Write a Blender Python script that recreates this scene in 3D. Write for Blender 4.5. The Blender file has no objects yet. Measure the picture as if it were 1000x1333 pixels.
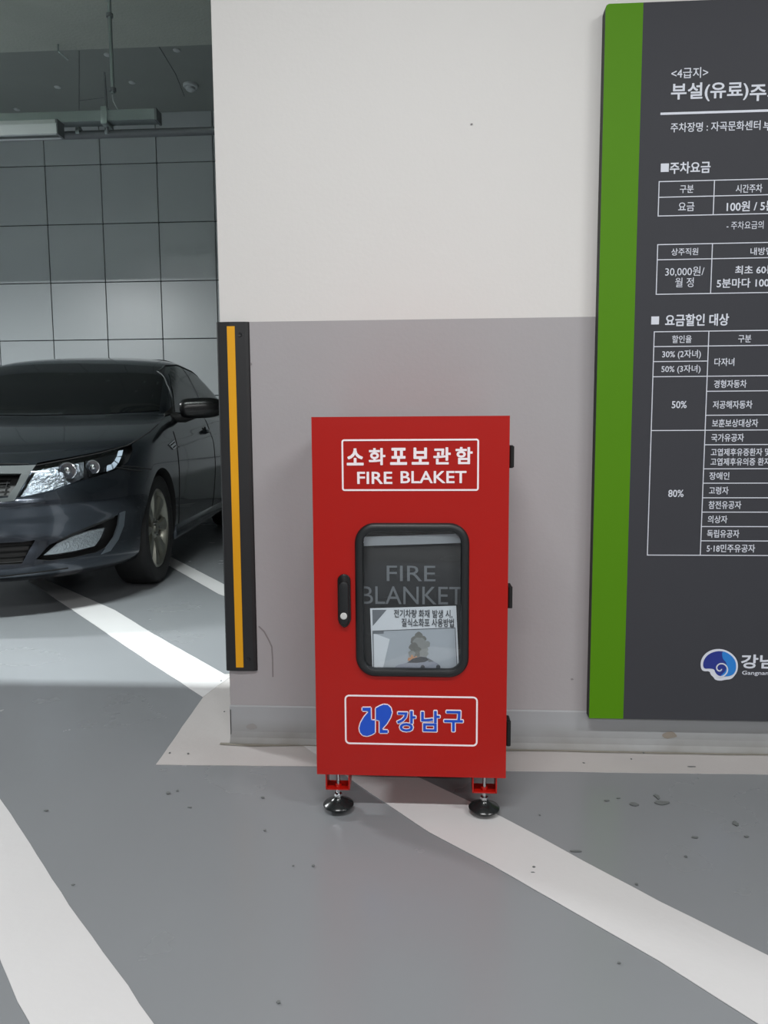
import bpy, bmesh, math, random
import numpy as np
from mathutils import Vector, Matrix, noise
from mathutils.bvhtree import BVHTree
from mathutils.geometry import delaunay_2d_cdt
random.seed(7)
PI = math.pi
SC = bpy.context.scene
COL = SC.collection

# ---------------------------------------------------------------- camera
FPX = 995.07
CAM = Vector((0.5781, -2.1077, 0.9))
_p, _r, _y = 0.1067, 0.0060, -0.0618
FW = Vector((math.sin(_y)*math.cos(_p), math.cos(_y)*math.cos(_p), -math.sin(_p)))
_rt = Vector((math.cos(_y), -math.sin(_y), 0)); _dn = FW.cross(_rt)
RT = _rt*math.cos(_r) + _dn*math.sin(_r)
DN = -_rt*math.sin(_r) + _dn*math.cos(_r)
cd = bpy.data.cameras.new('camera'); cam = bpy.data.objects.new('camera', cd); COL.objects.link(cam)
cd.sensor_fit = 'VERTICAL'; cd.sensor_height = 36; cd.sensor_width = 27; cd.lens = FPX*36/1333
cd.clip_start = 0.05; cd.clip_end = 100
M = Matrix(((RT.x, -DN.x, -FW.x), (RT.y, -DN.y, -FW.y), (RT.z, -DN.z, -FW.z))).to_4x4()
M.translation = CAM; cam.matrix_world = M
SC.camera = cam

# ---------------------------------------------------------------- world, exposure
w = bpy.data.worlds.new('world'); SC.world = w; w.use_nodes = True
w.node_tree.nodes['Background'].inputs[0].default_value = (0.8, 0.9, 1, 1)
w.node_tree.nodes['Background'].inputs[1].default_value = 0.05
vs = SC.view_settings
vs.view_transform = 'Standard'; vs.look = 'None'; vs.gamma = 1; vs.use_curve_mapping = False; vs.exposure = -0.08
NEAR_W, FAR_W = 62, 40          # lamp powers
LAMPS = [  # x, y, z, length, power, colour, stands-where
    (0.3, -2.05, 2.95, 1.25, NEAR_W*.9, (1, 1, 1), 'first'),
    (2.7, -2.05, 2.95, 1.25, NEAR_W*.7, (1, 1, 1), 'second'),
    (-0.2, -6.2, 2.95, 1.25, NEAR_W*2, (1, 1, 1), 'third'),
    (2.9, -6.2, 2.95, 1.25, NEAR_W*2, (1, 1, 1), 'fourth'),
    (-0.9, 0.625, 3.95, 1.25, 56, (.93, 1, 1), 'fifth'),
    (-4.6, 0.625, 3.95, 1.25, 50, (.93, 1, 1), 'sixth'),
    (-4.5, 2.3, 3.2, 1.25, 340, (.96, .985, 1), 'seventh'),
]

# ---------------------------------------------------------------- helpers
def ray(px, py): return FW + RT*((px-500)/FPX) + DN*((py-666.5)/FPX)
def onY(px, py, Y):
    d = ray(px, py); return CAM + d*((Y-CAM.y)/d.y)
def onZ(px, py, Z=0):
    d = ray(px, py); return CAM + d*((Z-CAM.z)/d.z)
def lin(c):
    return tuple(((v/255)/12.92 if v <= 10 else (((v/255)+.055)/1.055)**2.4) for v in c)
def mat(name, rgb, rough=.5, metal=0, var=0, scale=8, bump=0, bscale=60, coat=0, spec=.5, emit=None, raw=False):
    m = bpy.data.materials.new(name); m.use_nodes = True
    nt = m.node_tree; b = nt.nodes['Principled BSDF']
    c = rgb if raw else lin(rgb)
    b.inputs['Base Color'].default_value = (*c, 1)
    b.inputs['Roughness'].default_value = rough; b.inputs['Metallic'].default_value = metal
    b.inputs['Specular IOR Level'].default_value = spec
    b.inputs['Coat Weight'].default_value = coat; b.inputs['Coat Roughness'].default_value = .04
    if emit:
        b.inputs['Emission Color'].default_value = (*lin(rgb), 1); b.inputs['Emission Strength'].default_value = emit
    tc = nt.nodes.new('ShaderNodeTexCoord')
    if var or True:
        n = nt.nodes.new('ShaderNodeTexNoise'); n.inputs['Scale'].default_value = scale; n.inputs['Detail'].default_value = 5
        nt.links.new(tc.outputs['Object'], n.inputs['Vector'])
        mx = nt.nodes.new('ShaderNodeMix'); mx.data_type = 'RGBA'
        v = max(var, .015)
        mx.inputs[6].default_value = (*[x*(1-v) for x in c], 1); mx.inputs[7].default_value = (*[min(1, x*(1+v)) for x in c], 1)
        nt.links.new(n.outputs['Fac'], mx.inputs[0]); nt.links.new(mx.outputs[2], b.inputs['Base Color'])
    if bump:
        n2 = nt.nodes.new('ShaderNodeTexNoise'); n2.inputs['Scale'].default_value = bscale; n2.inputs['Detail'].default_value = 4
        nt.links.new(tc.outputs['Object'], n2.inputs['Vector'])
        bp = nt.nodes.new('ShaderNodeBump'); bp.inputs['Strength'].default_value = bump; bp.inputs['Distance'].default_value = .01
        nt.links.new(n2.outputs['Fac'], bp.inputs['Height']); nt.links.new(bp.outputs['Normal'], b.inputs['Normal'])
    return m
def glass(name, tint, ior=1.5, rough=0.01):
    m = bpy.data.materials.new(name); m.use_nodes = True; nt = m.node_tree; nt.nodes.clear()
    o = nt.nodes.new('ShaderNodeOutputMaterial'); mx = nt.nodes.new('ShaderNodeMixShader')
    t = nt.nodes.new('ShaderNodeBsdfTransparent'); g = nt.nodes.new('ShaderNodeBsdfGlossy'); f0 = nt.nodes.new('ShaderNodeLayerWeight'); f0.inputs['Blend'].default_value = .5; f1 = nt.nodes.new('ShaderNodeMath'); f1.operation = 'POWER'; f1.inputs[1].default_value = 5; nt.links.new(f0.outputs['Facing'], f1.inputs[0])
    f = nt.nodes.new('ShaderNodeMath'); f.operation = 'MULTIPLY_ADD'; f.inputs[1].default_value = .96; f.inputs[2].default_value = ((ior-1)/(ior+1))**2; nt.links.new(f1.outputs[0], f.inputs[0])
    t.inputs[0].default_value = (*tint, 1); g.inputs['Roughness'].default_value = rough
    nt.links.new(f.outputs[0], mx.inputs[0]); nt.links.new(t.outputs[0], mx.inputs[1]); nt.links.new(g.outputs[0], mx.inputs[2])
    nt.links.new(mx.outputs[0], o.inputs[0]); return m

def link(name, me, m=None, parent=None, smooth=False, mats=None):
    o = bpy.data.objects.new(name, me); COL.objects.link(o)
    for x in (mats or ([m] if m else [])): me.materials.append(x)
    if parent: o.parent = parent
    if smooth:
        for p in me.polygons: p.use_smooth = True
        me.set_sharp_from_angle(angle=math.radians(38))
    return o
def tag(o, label, cat, group=None):
    o['label'] = label; o['category'] = cat
    if group: o['group'] = group
    return o
def thing(name, label, cat, loc=(0, 0, 0), rz=0, group=None):
    o = bpy.data.objects.new(name, None); COL.objects.link(o); o.empty_display_size = .1
    o.location = loc; o.rotation_euler = (0, 0, rz)
    return tag(o, label, cat, group)
def struct(o): o['kind'] = 'structure'; return o

class MB:
    def __init__(s): s.v = []; s.f = []
    def add(s, vs, fs):
        n = len(s.v); s.v += [tuple(x) for x in vs]; s.f += [tuple(i+n for i in f) for f in fs]; return s
    def box(s, x0, x1, y0, y1, z0, z1):
        v = [(x, y, z) for x in (x0, x1) for y in (y0, y1) for z in (z0, z1)]
        return s.add(v, [(0, 1, 3, 2), (4, 6, 7, 5), (0, 4, 5, 1), (2, 3, 7, 6), (0, 2, 6, 4), (1, 5, 7, 3)])
    def rings(s, rs, closed=True, caps=True, loop=False):
        n = len(rs[0]); b = len(s.v)
        for r in rs: s.v += [tuple(x) for x in r]
        m = len(rs)
        for i in range(m if loop else m-1):
            i2 = (i+1) % m
            for j in range(n if closed else n-1):
                j2 = (j+1) % n
                s.f.append((b+i*n+j, b+i*n+j2, b+i2*n+j2, b+i2*n+j))
        if caps and not loop:
            s.f.append(tuple(b+j for j in range(n))[::-1]); s.f.append(tuple(b+(m-1)*n+j for j in range(n)))
        return s
    def tube(s, pts, r, n=10, caps=True, rads=None):
        pts = [Vector(p) for p in pts]; rs = []
        up = Vector((0, 0, 1))
        for i, p in enumerate(pts):
            t = (pts[min(i+1, len(pts)-1)] - pts[max(i-1, 0)]).normalized()
            a = up if abs(t.dot(up)) < .95 else Vector((1, 0, 0))
            e1 = t.cross(a).normalized(); e2 = t.cross(e1)
            rr = rads[i] if rads else r
            rs.append([p + (e1*math.cos(k*2*PI/n) + e2*math.sin(k*2*PI/n))*rr for k in range(n)])
        return s.rings(rs, caps=caps)
    def lathe(s, prof, axis='z', n=32, c=(0, 0, 0), loop=False, caps=True):
        rs = []
        for r, h in prof:
            ring = []
            for k in range(n):
                a = k*2*PI/n; x, y = r*math.cos(a), r*math.sin(a)
                ring.append({'z': (c[0]+x, c[1]+y, c[2]+h), 'x': (c[0]+h, c[1]+x, c[2]+y), 'y': (c[0]+x, c[1]+h, c[2]+y)}[axis])
            rs.append(ring)
        return s.rings(rs, loop=loop, caps=caps)
    def prism(s, poly, a0, a1, axis='y'):
        def P(u, v, a): return {'y': (u, a, v), 'z': (u, v, a), 'x': (a, u, v)}[axis]
        return s.rings([[P(u, v, a0) for u, v in poly], [P(u, v, a1) for u, v in poly]])
    def mesh(s, name='m', bev=0, seg=2):
        me = bpy.data.meshes.new(name); me.from_pydata(s.v, [], s.f); me.update()
        bm = bmesh.new(); bm.from_mesh(me)
        bmesh.ops.recalc_face_normals(bm, faces=bm.faces)
        if bev:
            ed = [e for e in bm.edges if len(e.link_faces) == 2 and e.calc_face_angle(0) > .5]
            bmesh.ops.bevel(bm, geom=ed, offset=bev, segments=seg, affect='EDGES', profile=.5)
        bm.to_mesh(me); bm.free(); return me
    def build(s, name, m, parent=None, bev=0, smooth=False, seg=2):
        return link(name, s.mesh(name, bev, seg), m, parent, smooth or bool(bev))

def rrect(x0, x1, z0, z1, r, n=8):
    pts = []
    for cx, cz, a0 in ((x1-r, z1-r, 0), (x0+r, z1-r, 90), (x0+r, z0+r, 180), (x1-r, z0+r, 270)):
        for k in range(n+1):
            a = math.radians(a0+90*k/n); pts.append((cx+r*math.cos(a), cz+r*math.sin(a)))
    return pts
def ring_band(outer, inner, y0, y1):
    """solid frame between two same-length outlines in the XZ plane"""
    b = MB()
    L = [[(u, y1, v) for u, v in outer], [(u, y0, v) for u, v in outer], [(u, y0, v) for u, v in inner], [(u, y1, v) for u, v in inner]]
    return b.rings(L, loop=True)
def flat_poly(pts, y0, y1):
    return MB().prism(pts, y0, y1)
def stroke(pts, wd, y0, y1, close=False, mb=None):
    """ribbon of width wd along XZ points with round joints"""
    b = mb or MB(); n = len(pts)
    for i in range(n if close else n-1):
        a = Vector(pts[i]); c = Vector(pts[(i+1) % n]); d = c-a
        if d.length < 1e-6: continue
        d.normalize(); q = Vector((-d.y, d.x))*wd/2
        b.prism([tuple(a-q), tuple(c-q), tuple(c+q), tuple(a+q)], y0, y1)
    return b
_tc = {}
def text_mesh(s):
    if s in _tc: return _tc[s]
    cu = bpy.data.curves.new('t', 'FONT'); cu.body = s; cu.size = 1; cu.resolution_u = 3
    o = bpy.data.objects.new('t', cu); COL.objects.link(o)
    dg = bpy.context.evaluated_depsgraph_get(); me = bpy.data.meshes.new_from_object(o.evaluated_get(dg))
    vs = np.array([v.co[:2] for v in me.vertices]); fs = [tuple(p.vertices) for p in me.polygons]
    cnt = {}
    for f in fs:
        for i in range(len(f)):
            k = tuple(sorted((f[i], f[(i+1) % len(f)]))); cnt[k] = cnt.get(k, 0)+1
    bd_ = [k for k, c in cnt.items() if c == 1]
    bpy.data.objects.remove(o); bpy.data.curves.remove(cu); bpy.data.meshes.remove(me)
    _tc[s] = (vs, fs, bd_); return _tc[s]
def text(name, s, px, plane, m, parent, bold=.0, lift=.0008):
    """flat lettering: ink box px=(l, r, t, b) read on the plane Y=plane; bold = stroke added round each glyph, in em"""
    vs, fs, be = text_mesh(s)
    l, r, t, b = px; yc = (t+b)/2
    x0 = onY(l, yc, plane).x; x1 = onY(r, yc, plane).x; z1 = onY((l+r)/2, t, plane).z; z0 = onY((l+r)/2, b, plane).z
    mn, mx = vs.min(0)-bold, vs.max(0)+bold
    me = bpy.data.meshes.new(name)
    loc = Vector(parent_world(parent))
    P = [Vector((x0+(x-mn[0])/(mx[0]-mn[0])*(x1-x0)-loc.x, z0+(y-mn[1])/(mx[1]-mn[1])*(z1-z0)-loc.z)) for x, y in vs]
    yy = plane-lift-loc.y; V = [(p.x, yy, p.y) for p in P]; F = list(fs)
    if bold > 0:
        wv = bold*(z1-z0)/(mx[1]-mn[1])
        for i, j in be:
            d = P[j]-P[i]
            if d.length < 1e-7: continue
            d = d.normalized()*wv; q = Vector((-d.y, d.x)); n = len(V); a_, b_2 = P[i], P[j]; y2 = yy-.00004-.00024*random.random()
            for c in (a_-q*.9-d*.35, b_2-q*.9+d*.35, b_2-d*0+d*.9, b_2+q*.9+d*.35, a_+q*.9-d*.35, a_-d*.9): V.append((c.x, y2, c.y))
            F.append(tuple(range(n, n+6)))
    me.from_pydata(V, [], F); me.update()
    return link(name, me, m, parent)
def parent_world(p):
    v = Vector((0, 0, 0))
    while p: v += p.location; p = p.parent
    return v

# ---------------------------------------------------------------- materials
def floor_material():
    m = mat('floor_epoxy', (134, 137, 140), .3, var=.05, scale=1.2)
    nt = m.node_tree; b = nt.nodes['Principled BSDF']; tc = nt.nodes.new('ShaderNodeTexCoord')
    n = nt.nodes.new('ShaderNodeTexNoise'); n.inputs['Scale'].default_value = 2.2; n.inputs['Detail'].default_value = 6
    mr = nt.nodes.new('ShaderNodeMapRange'); mr.inputs['To Min'].default_value = .17; mr.inputs['To Max'].default_value = .34
    nt.links.new(tc.outputs['Object'], n.inputs['Vector']); nt.links.new(n.outputs['Fac'], mr.inputs['Value']); nt.links.new(mr.outputs[0], b.inputs['Roughness'])
    return m
M_floor = floor_material()
M_line = mat('line_paint', (209, 208, 208), .45, var=.05, scale=3, bump=.05)
M_border = mat('border_paint', (188, 184, 182), .5, var=.07, scale=4, bump=.08)
M_scuff = mat('scuff', (104, 108, 108), .8, var=.2, scale=60)
M_grime = mat('grime', (138, 134, 124), .9, var=.25, scale=40)
M_white = mat('wall_white', (226, 224, 221), .6, var=.02, scale=2, bump=.04, bscale=90)
M_grey = mat('wall_grey', (172, 169, 171), .55, var=.03, scale=3, bump=.05, bscale=90)
def base_material():
    m = mat('skirting', (168, 171, 174), .55)
    nt = m.node_tree; b = nt.nodes['Principled BSDF']; tc = nt.nodes.new('ShaderNodeTexCoord')
    sep = nt.nodes.new('ShaderNodeSeparateXYZ'); nt.links.new(tc.outputs['Object'], sep.inputs[0])
    n = nt.nodes.new('ShaderNodeTexNoise'); n.inputs['Scale'].default_value = 9; n.inputs['Detail'].default_value = 8
    nt.links.new(tc.outputs['Object'], n.inputs['Vector'])
    mr = nt.nodes.new('ShaderNodeMapRange'); mr.inputs['From Min'].default_value = .075; mr.inputs['From Max'].default_value = 0
    nt.links.new(sep.outputs['Z'], mr.inputs['Value'])
    mu = nt.nodes.new('ShaderNodeMath'); mu.operation = 'MULTIPLY'; nt.links.new(mr.outputs[0], mu.inputs[0]); nt.links.new(n.outputs['Fac'], mu.inputs[1])
    mx = nt.nodes.new('ShaderNodeMix'); mx.data_type = 'RGBA'; mx.inputs[6].default_value = (*lin((166, 169, 172)), 1); mx.inputs[7].default_value = (*lin((104, 98, 84)), 1)
    nt.links.new(mu.outputs[0], mx.inputs[0]); nt.links.new(mx.outputs[2], b.inputs['Base Color']); return m
M_base = base_material()
M_panel = mat('wall_panel', (178, 184, 186), .34, var=.03, scale=1.5, spec=.5)
M_joint = mat('joint_dark', (24, 26, 27), .8)
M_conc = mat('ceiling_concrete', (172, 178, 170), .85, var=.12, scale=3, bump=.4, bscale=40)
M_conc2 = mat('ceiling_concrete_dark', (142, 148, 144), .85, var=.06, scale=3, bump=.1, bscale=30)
M_red = mat('cabinet_red', (172, 19, 10), .33, var=.02, scale=2, spec=.35)
M_redin = mat('cabinet_red_inside', (110, 16, 12), .5)
M_rubber = mat('black_rubber', (34, 35, 37), .5, var=.08, scale=30)
M_gasket = mat('black_gasket', (26, 28, 30), .42)
M_black = mat('gloss_black', (14, 14, 15), .25)
M_matte = mat('matte_black', (12, 12, 13), .7)
M_yellow = mat('yellow_tape', (240, 172, 4), .45, var=.03)
M_lwhite = mat('letter_white', (250, 238, 242), .4)
M_swhite = mat('sign_white', (222, 226, 236), .5)
M_blue = mat('logo_blue', (22, 80, 200), .35)
M_blue1 = mat('shell_navy', (36, 52, 140), .4)
M_blue2 = mat('shell_azure', (40, 130, 214), .4)
M_sign = mat('sign_charcoal', (64, 65, 70), .55, var=.02, spec=.2)
M_green = mat('sign_green', (84, 140, 8), .5, var=.02, spec=.2)
M_foot = mat('foot_rubber', (30, 33, 34), .22)
M_steel = mat('zinc_steel', (190, 192, 195), .25, 1)
M_galv = mat('galvanised', (140, 150, 150), .4, .6, var=.05)
M_pipe = mat('grey_pipe', (98, 102, 106), .5)
M_lampw = mat('lamp_housing', (190, 196, 196), .4)
M_emit = mat('lamp_diffuser', (250, 252, 255), .5, emit=6)
M_chrome = mat('chrome', (200, 202, 205), .12, 1)
M_alloy = mat('alloy_silver', (150, 150, 140), .3, .85)
M_pane = glass('cabinet_glass', (.96, .97, .97), 1.5)
M_lens = glass('lamp_lens', (.9, .92, .95), 1.5)
M_bag = mat('blanket_bag', (36, 39, 43), .45, var=.1, scale=5, bump=.3, bscale=6)
M_bagtext = mat('bag_print', (118, 124, 130), .5)
M_strip = mat('bag_strip', (214, 222, 230), .35, bump=.2, bscale=8)
M_paper = mat('leaflet_paper', (222, 228, 236), .45)
M_paperg = mat('leaflet_photo_sky', (176, 184, 194), .45)
M_ink = mat('ink_grey', (60, 64, 72), .6)
M_tri = mat('print_grey', (112, 118, 126), .5)
M_smoke = mat('print_smoke', (118, 120, 118), .5, var=.25, scale=90)
M_flame = mat('print_flame', (206, 150, 110), .5, var=.2, scale=120)
M_pcar = mat('print_car', (150, 156, 172), .5, var=.1, scale=150)
M_paint = mat('car_paint', (60, 66, 74), .22, .9, coat=.6, var=.03)
M_cglass = mat('tinted_glass', (9, 11, 12), .06, spec=.5)
M_sglass = mat('side_glass', (26, 32, 33), .08, spec=.6)
M_tire = mat('tire', (18, 18, 19), .7, bump=.1)
M_trim = mat('chrome_trim', (70, 75, 76), .65, .1)
M_led = mat('indicator_white', (214, 222, 226), .3)
M_mesh = mat('grille_mesh', (16, 17, 18), .5)
M_bowl = mat('reflector', (120, 122, 122), .25, .9, bump=.6, bscale=70)
M_gap = mat('panel_gap', (6, 6, 7), .8)
M_red_l = mat('tail_red', (130, 12, 12), .2)

# ---------------------------------------------------------------- structure
XL, XR, YB, YF = -7.0, 6.0, -9.0, 6.8
fl = struct(MB().box(XL-.2, XR+.2, YB-.2, YF+.3, -.12, 0).build('floor', M_floor))
T = .58                                   # thickness of the front wall
ZB = 1.1964; ZS = .113
wf = struct(MB().box(0, XR, 0, T, 0, 4.13).build('wall_front', M_white))
# painted grey lower field: a paint film on the front and end faces
MB().add([(0, -.0008, ZS), (XR, -.0008, ZS), (XR, -.0008, ZB), (0, -.0008, ZB), (-.0008, T, ZS), (-.0008, 0, ZS), (-.0008, 0, ZB), (-.0008, T, ZB)],
         [(0, 1, 2, 3), (4, 5, 6, 7)]).build('grey_paint', M_grey, wf)
bb = MB(); prof = [(0, ZS), (-.0035, ZS-.004), (-.004, .035), (-.007, .018), (-.014, .006), (-.016, 0), (0, 0)]
bb.rings([[(x, y, z) for y, z in prof] for x in (-.002, XR)])
b_ = struct(bb.build('baseboard_front', M_base))
g = MB(); pr = []
for k in range(80):
    x = -.03 + k*1.75/79; n_ = noise.noise(Vector((x*7, 0, 0)))
    pr.append((x, -.026-.010*n_))
g.add([(x, -.01, .0028) for x, _ in pr] + [(x, y, .0028) for x, y in pr], [(i, i+1, 80+i+1, 80+i) for i in range(79)])
# floor paint
def film(name, pts, m, z=.0015, parent=fl, px=False, wob=0):
    P = [onZ(*p) if px else Vector((p[0], p[1], 0)) for p in pts]
    out = []
    for i, a in enumerate(P):
        b2 = P[(i+1) % len(P)]; n = max(1, int((b2-a).length/.05)) if wob else 1
        for k in range(n):
            q = a.lerp(b2, k/n); o = noise.noise(q*9)*wob
            out.append((q.x+o, q.y+noise.noise(q*9+Vector((5, 5, 5)))*wob, z))
    bm = bmesh.new(); vs = [bm.verts.new(p) for p in out]
    f = bm.faces.new(vs); bm.normal_update()
    if f.normal.z < 0: bmesh.ops.reverse_faces(bm, faces=[f])
    r = bmesh.ops.extrude_face_region(bm, geom=[f])
    for v in r['geom']:
        if isinstance(v, bmesh.types.BMVert): v.co.z -= .0013
    bmesh.ops.recalc_face_normals(bm, faces=bm.faces); bmesh.ops.triangulate(bm, faces=bm.faces)
    me = bpy.data.meshes.new(name); bm.to_mesh(me); bm.free(); return link(name, me, m, parent)
film('painted_border', [(-.002, -.002), (-.002, .66), (-.25, .60), (-.196, .366), (-.167, -.158), (.27, -.15), (.78, -.152), (1.457, -.140), (3.5, -.14), (3.5, -.002)], M_border, z=.0012, wob=.003)
film('painted_line', [(-.196, .366), (-.604, .84), (-1.232, 1.585), (-2.3, 2.85), (-2.05, 2.74), (-1.775, 2.366), (-1.016, 1.593), (-.656, 1.153), (-.16, .58)], M_line, z=.0022, wob=.002)
film('painted_line', [(-1.30, 3.24), (-.55, 2.13), (.5, .9), (.55, .70), (-.60, 2.0), (-1.22, 2.93)], M_line, z=.0022)
film('painted_line', [(-.95, .26), (-.484, -.368), (-.34, -.523), (-.111, -.777), (.049, -.942), (.155, -1.054), (.75, -1.75), (.58, -1.80), (-.035, -1.064), (-.154, -.938), (-.62, -.36), (-1.15, .30)], M_line, z=.0022, wob=.004)
film('painted_line', [(.20, -.0), (.434, -.302), (.576, -.477), (.704, -.598), (.967, -.875), (1.072, -1.004), (1.9, -1.9), (2.05, -1.80), (1.155, -.850), (1.016, -.707), (.897, -.574), (.746, -.400), (.36, -.02)], M_line, z=.0022, wob=.002)
g.build('dirt_line', M_grime, fl)
def blob(name, px, py, rx, ry, m, z=.003, n=14):
    c = onZ(px, py); pts = []
    for k in range(n):
        a = 2*PI*k/n; r = 1+.55*noise.noise(Vector((px+math.cos(a)*1.3, py+math.sin(a)*1.3, 0)))
        pts.append((c.x+math.cos(a)*rx*r, c.y+math.sin(a)*ry*r))
    return film(name, pts, m, z=z)
for (px, py, rx, ry) in [(219, 1033, .005, .006), (231, 1030, .003, .004), (60, 1056, .005, .003), (342, 1039, .004, .004), (345, 1082, .003, .003), (408, 1128, .003, .003),
        (95, 1153, .003, .002), (363, 1306, .003, .003), (862, 1046, .016, .010), (856, 1038, .006, .012), (826, 1048, .010, .008), (790, 1043, .006, .003), (805, 1040, .005, .002),
        (958, 1073, .006, .010), (972, 1090, .005, .003), (905, 1091, .008, .003), (893, 1116, .003, .003), (695, 1130, .003, .003), (694, 1137, .004, .0015), (750, 1109, .012, .003),
        (829, 1152, .003, .003), (806, 1255, .003, .002), (838, 981, .003, .004), (822, 989, .002, .003), (900, 999, .010, .002), (245, 982, .003, .004), (221, 981, .003, .004),
        (288, 887, .003, .004), (292, 927, .002, .003), (247, 1052, .006, .001), (382, 1128, .002, .002), (703, 1062, .002, .002), (760, 994, .003, .002)]:
    blob('scuff_mark', px, py, rx*1.0, ry*1.0, M_scuff)
# scratches on the grey wall
def wall_curve(name, pts, wd, m, taper=True):
    P = [onY(x, y, 0) for x, y in pts]; b = MB()
    stroke([(p.x, p.z) for p in P], wd, -.0008, -.0016, mb=b); return b.build(name, m, wf)
M_scr = mat('scratch', (138, 133, 134), .7)
wall_curve('scratch_mark', [(337, 815), (344, 822), (350, 833), (354, 842), (355, 858), (355.5, 881)], .004, M_scr)
def wall_blob(name, px, py, rx, rz, m, y=-.0012, pa=None):
    c = onY(px, py, 0); pts = []
    for k in range(14):
        a = 2*PI*k/14; r = 1+.5*noise.noise(Vector((px+math.cos(a), py+math.sin(a), 0))); pts.append((c.x+math.cos(a)*rx*r, c.z+math.sin(a)*rz*r))
    return flat_poly(pts, y, y-.0004).build(name, m, pa or wf)
M_stain = mat('stain_brown', (140, 132, 122), .8, var=.1, scale=60)
wall_blob('stain', 871, 956, .020, .010, M_stain, y=-.0045, pa=b_)
wall_blob('stain', 328, 945, .016, .009, mat('stain_faint', (152, 151, 150), .8), y=-.0045, pa=b_)
wall_blob('scuff_mark', 327, 474, .003, .004, M_scr); wall_blob('scuff_mark', 745, 884, .004, .003, M_scr); wall_blob('scuff_mark', 614, 162, .003, .002, M_scr)
MB().box(-.001, .001, -.0055, .002, .004, .10).build('dark_corner_crack', M_joint, b_)

# far wall with its panels
wb = struct(MB().box(XL-.2, XR+.2, YF, YF+.2, 0, 4.6).build('wall_back', M_joint))
PS = .6549; PX0, PZ0 = -3.8477, 3.9353
pm = MB().box(.005, PS-.005, -.022, 0, .005, PS-.005).mesh('panel', .002, 1)
pt = MB().box(.005, PS-.005, -.022, 0, .005, 4.5-PZ0-.02).mesh('panel_top', .002, 1)
pb = MB().box(.005, PS-.005, -.022, 0, .005, PS-.005).mesh('panel_low', .002, 1)
first = True
for i in range(-4, 15):
    for j in range(0, 7):
        me = pt if j == 0 else pm
        z = PZ0 - j*PS
        if z < -.01: continue
        o = bpy.data.objects.new('wall_panel', me); COL.objects.link(o); o.parent = wb
        if not me.materials: me.materials.append(M_panel)
        o.location = (PX0+i*PS, YF, z)
struct(MB().box(XL-.2, XL, YB, YF, 0, 4.6).build('wall_left', M_panel))
struct(MB().box(XR, XR+.2, YB, YF, 0, 4.6).build('wall_right', M_white))
struct(MB().box(XL-.2, XR+.2, YB-.2, YB, 0, 4.6).build('wall_rear', M_grey))
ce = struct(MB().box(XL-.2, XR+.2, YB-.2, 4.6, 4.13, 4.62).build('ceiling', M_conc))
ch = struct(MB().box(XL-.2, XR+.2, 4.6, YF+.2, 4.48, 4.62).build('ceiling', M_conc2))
cb = struct(MB().box(XL, XR, .26, T-.002, 2.52, 4.13).build('ceiling_beam', M_conc))
for a, b2 in [((103, 66), (103, 150)), ((205, 57), (229, 97)), ((229, 97), (240, 125)), ((103, 131), (135, 127))]:
    A = onZ(*a, 4.48); B = onZ(*b2, 4.48); MB().tube([(A.x, A.y, 4.479), (B.x, B.y, 4.479)], .0035, 6).build('slab_joint', M_pipe, ch)

# ---------------------------------------------------------------- ceiling things
def lamp(x, y, z, ln, power, col, label, cat='lamp', group=None, deep=False, narrow=0):
    t = thing('ceiling_lamp', label, cat, (x, y, z), 0, group)
    hw = .05
    sk = -.02 if not deep else -.05
    pr = [(-hw, sk), (-.03, .05), (.03, .05), (hw, sk), (hw-.004, sk), (.026, .045), (-.026, .045), (-hw+.004, sk)]
    if deep: pr = [(-.055, -.05), (-.055, .02), (-.035, .055), (.035, .055), (.055, .02), (.055, -.05), (.027, -.05), (.027, -.046), (.050, -.046), (.050, .018), (-.050, .018), (-.050, -.046), (-.027, -.046), (-.027, -.05)]
    b = MB(); b.rings([[(xx, yy, zz) for yy, zz in pr] for xx in (-ln/2, ln/2)])
    b.build('housing', M_lampw, t)
    MB().tube([(-ln/2+.02, 0, .000 if deep else .012), (ln/2-.02, 0, .000 if deep else .012)], .012, 12).build('tube', M_lampw if deep else M_emit, t, smooth=True)
    for s in (-1, 1):
        MB().box(s*ln/2-.008, s*ln/2+.008, -.052, .052, sk-.002, .052).build('end_cap', M_pipe, t)
        if deep: MB().box(s*ln*.35-.02, s*ln*.35+.02, -.02, .1, .055, .062).build('mounting_bracket', M_galv, t)
        else: MB().tube([(s*ln*.35, 0, .05), (s*ln*.35, 0, 4.13-z)], .005, 8).build('hanger_rod', M_galv, t)
    if power:
        ld = bpy.data.lights.new('light', 'AREA'); ld.shape = 'RECTANGLE'; ld.size = ln-.05; ld.size_y = .05 if not deep else .04; ld.energy = power; ld.color = col
        lo = bpy.data.objects.new('lamp_light', ld); COL.objects.link(lo); lo.parent = t; lo.location = (0, 0, -.024 if not deep else -.026)
        if narrow: ld.spread = math.radians(narrow)
    return t
place = {'first': 'ceiling lamp above the red cabinet, left one in the row over the camera', 'second': 'ceiling lamp above the charcoal sign, right one in the row over the camera',
         'third': 'ceiling lamp behind the camera on the left', 'fourth': 'ceiling lamp behind the camera on the right',
         'fifth': 'ceiling lamp behind the beam, beside the white and grey wall end', 'sixth': 'ceiling lamp behind the beam, over the bay left of the car', 'seventh': 'hanging lamp left of the trunking, over the bay beside the car'}
for (x, y, z, ln, p, c, k) in LAMPS: lamp(x, y, z, ln, p, c, place[k], narrow=(85 if k in ('fifth', 'sixth') else 0))
YT = 3.55
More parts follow.
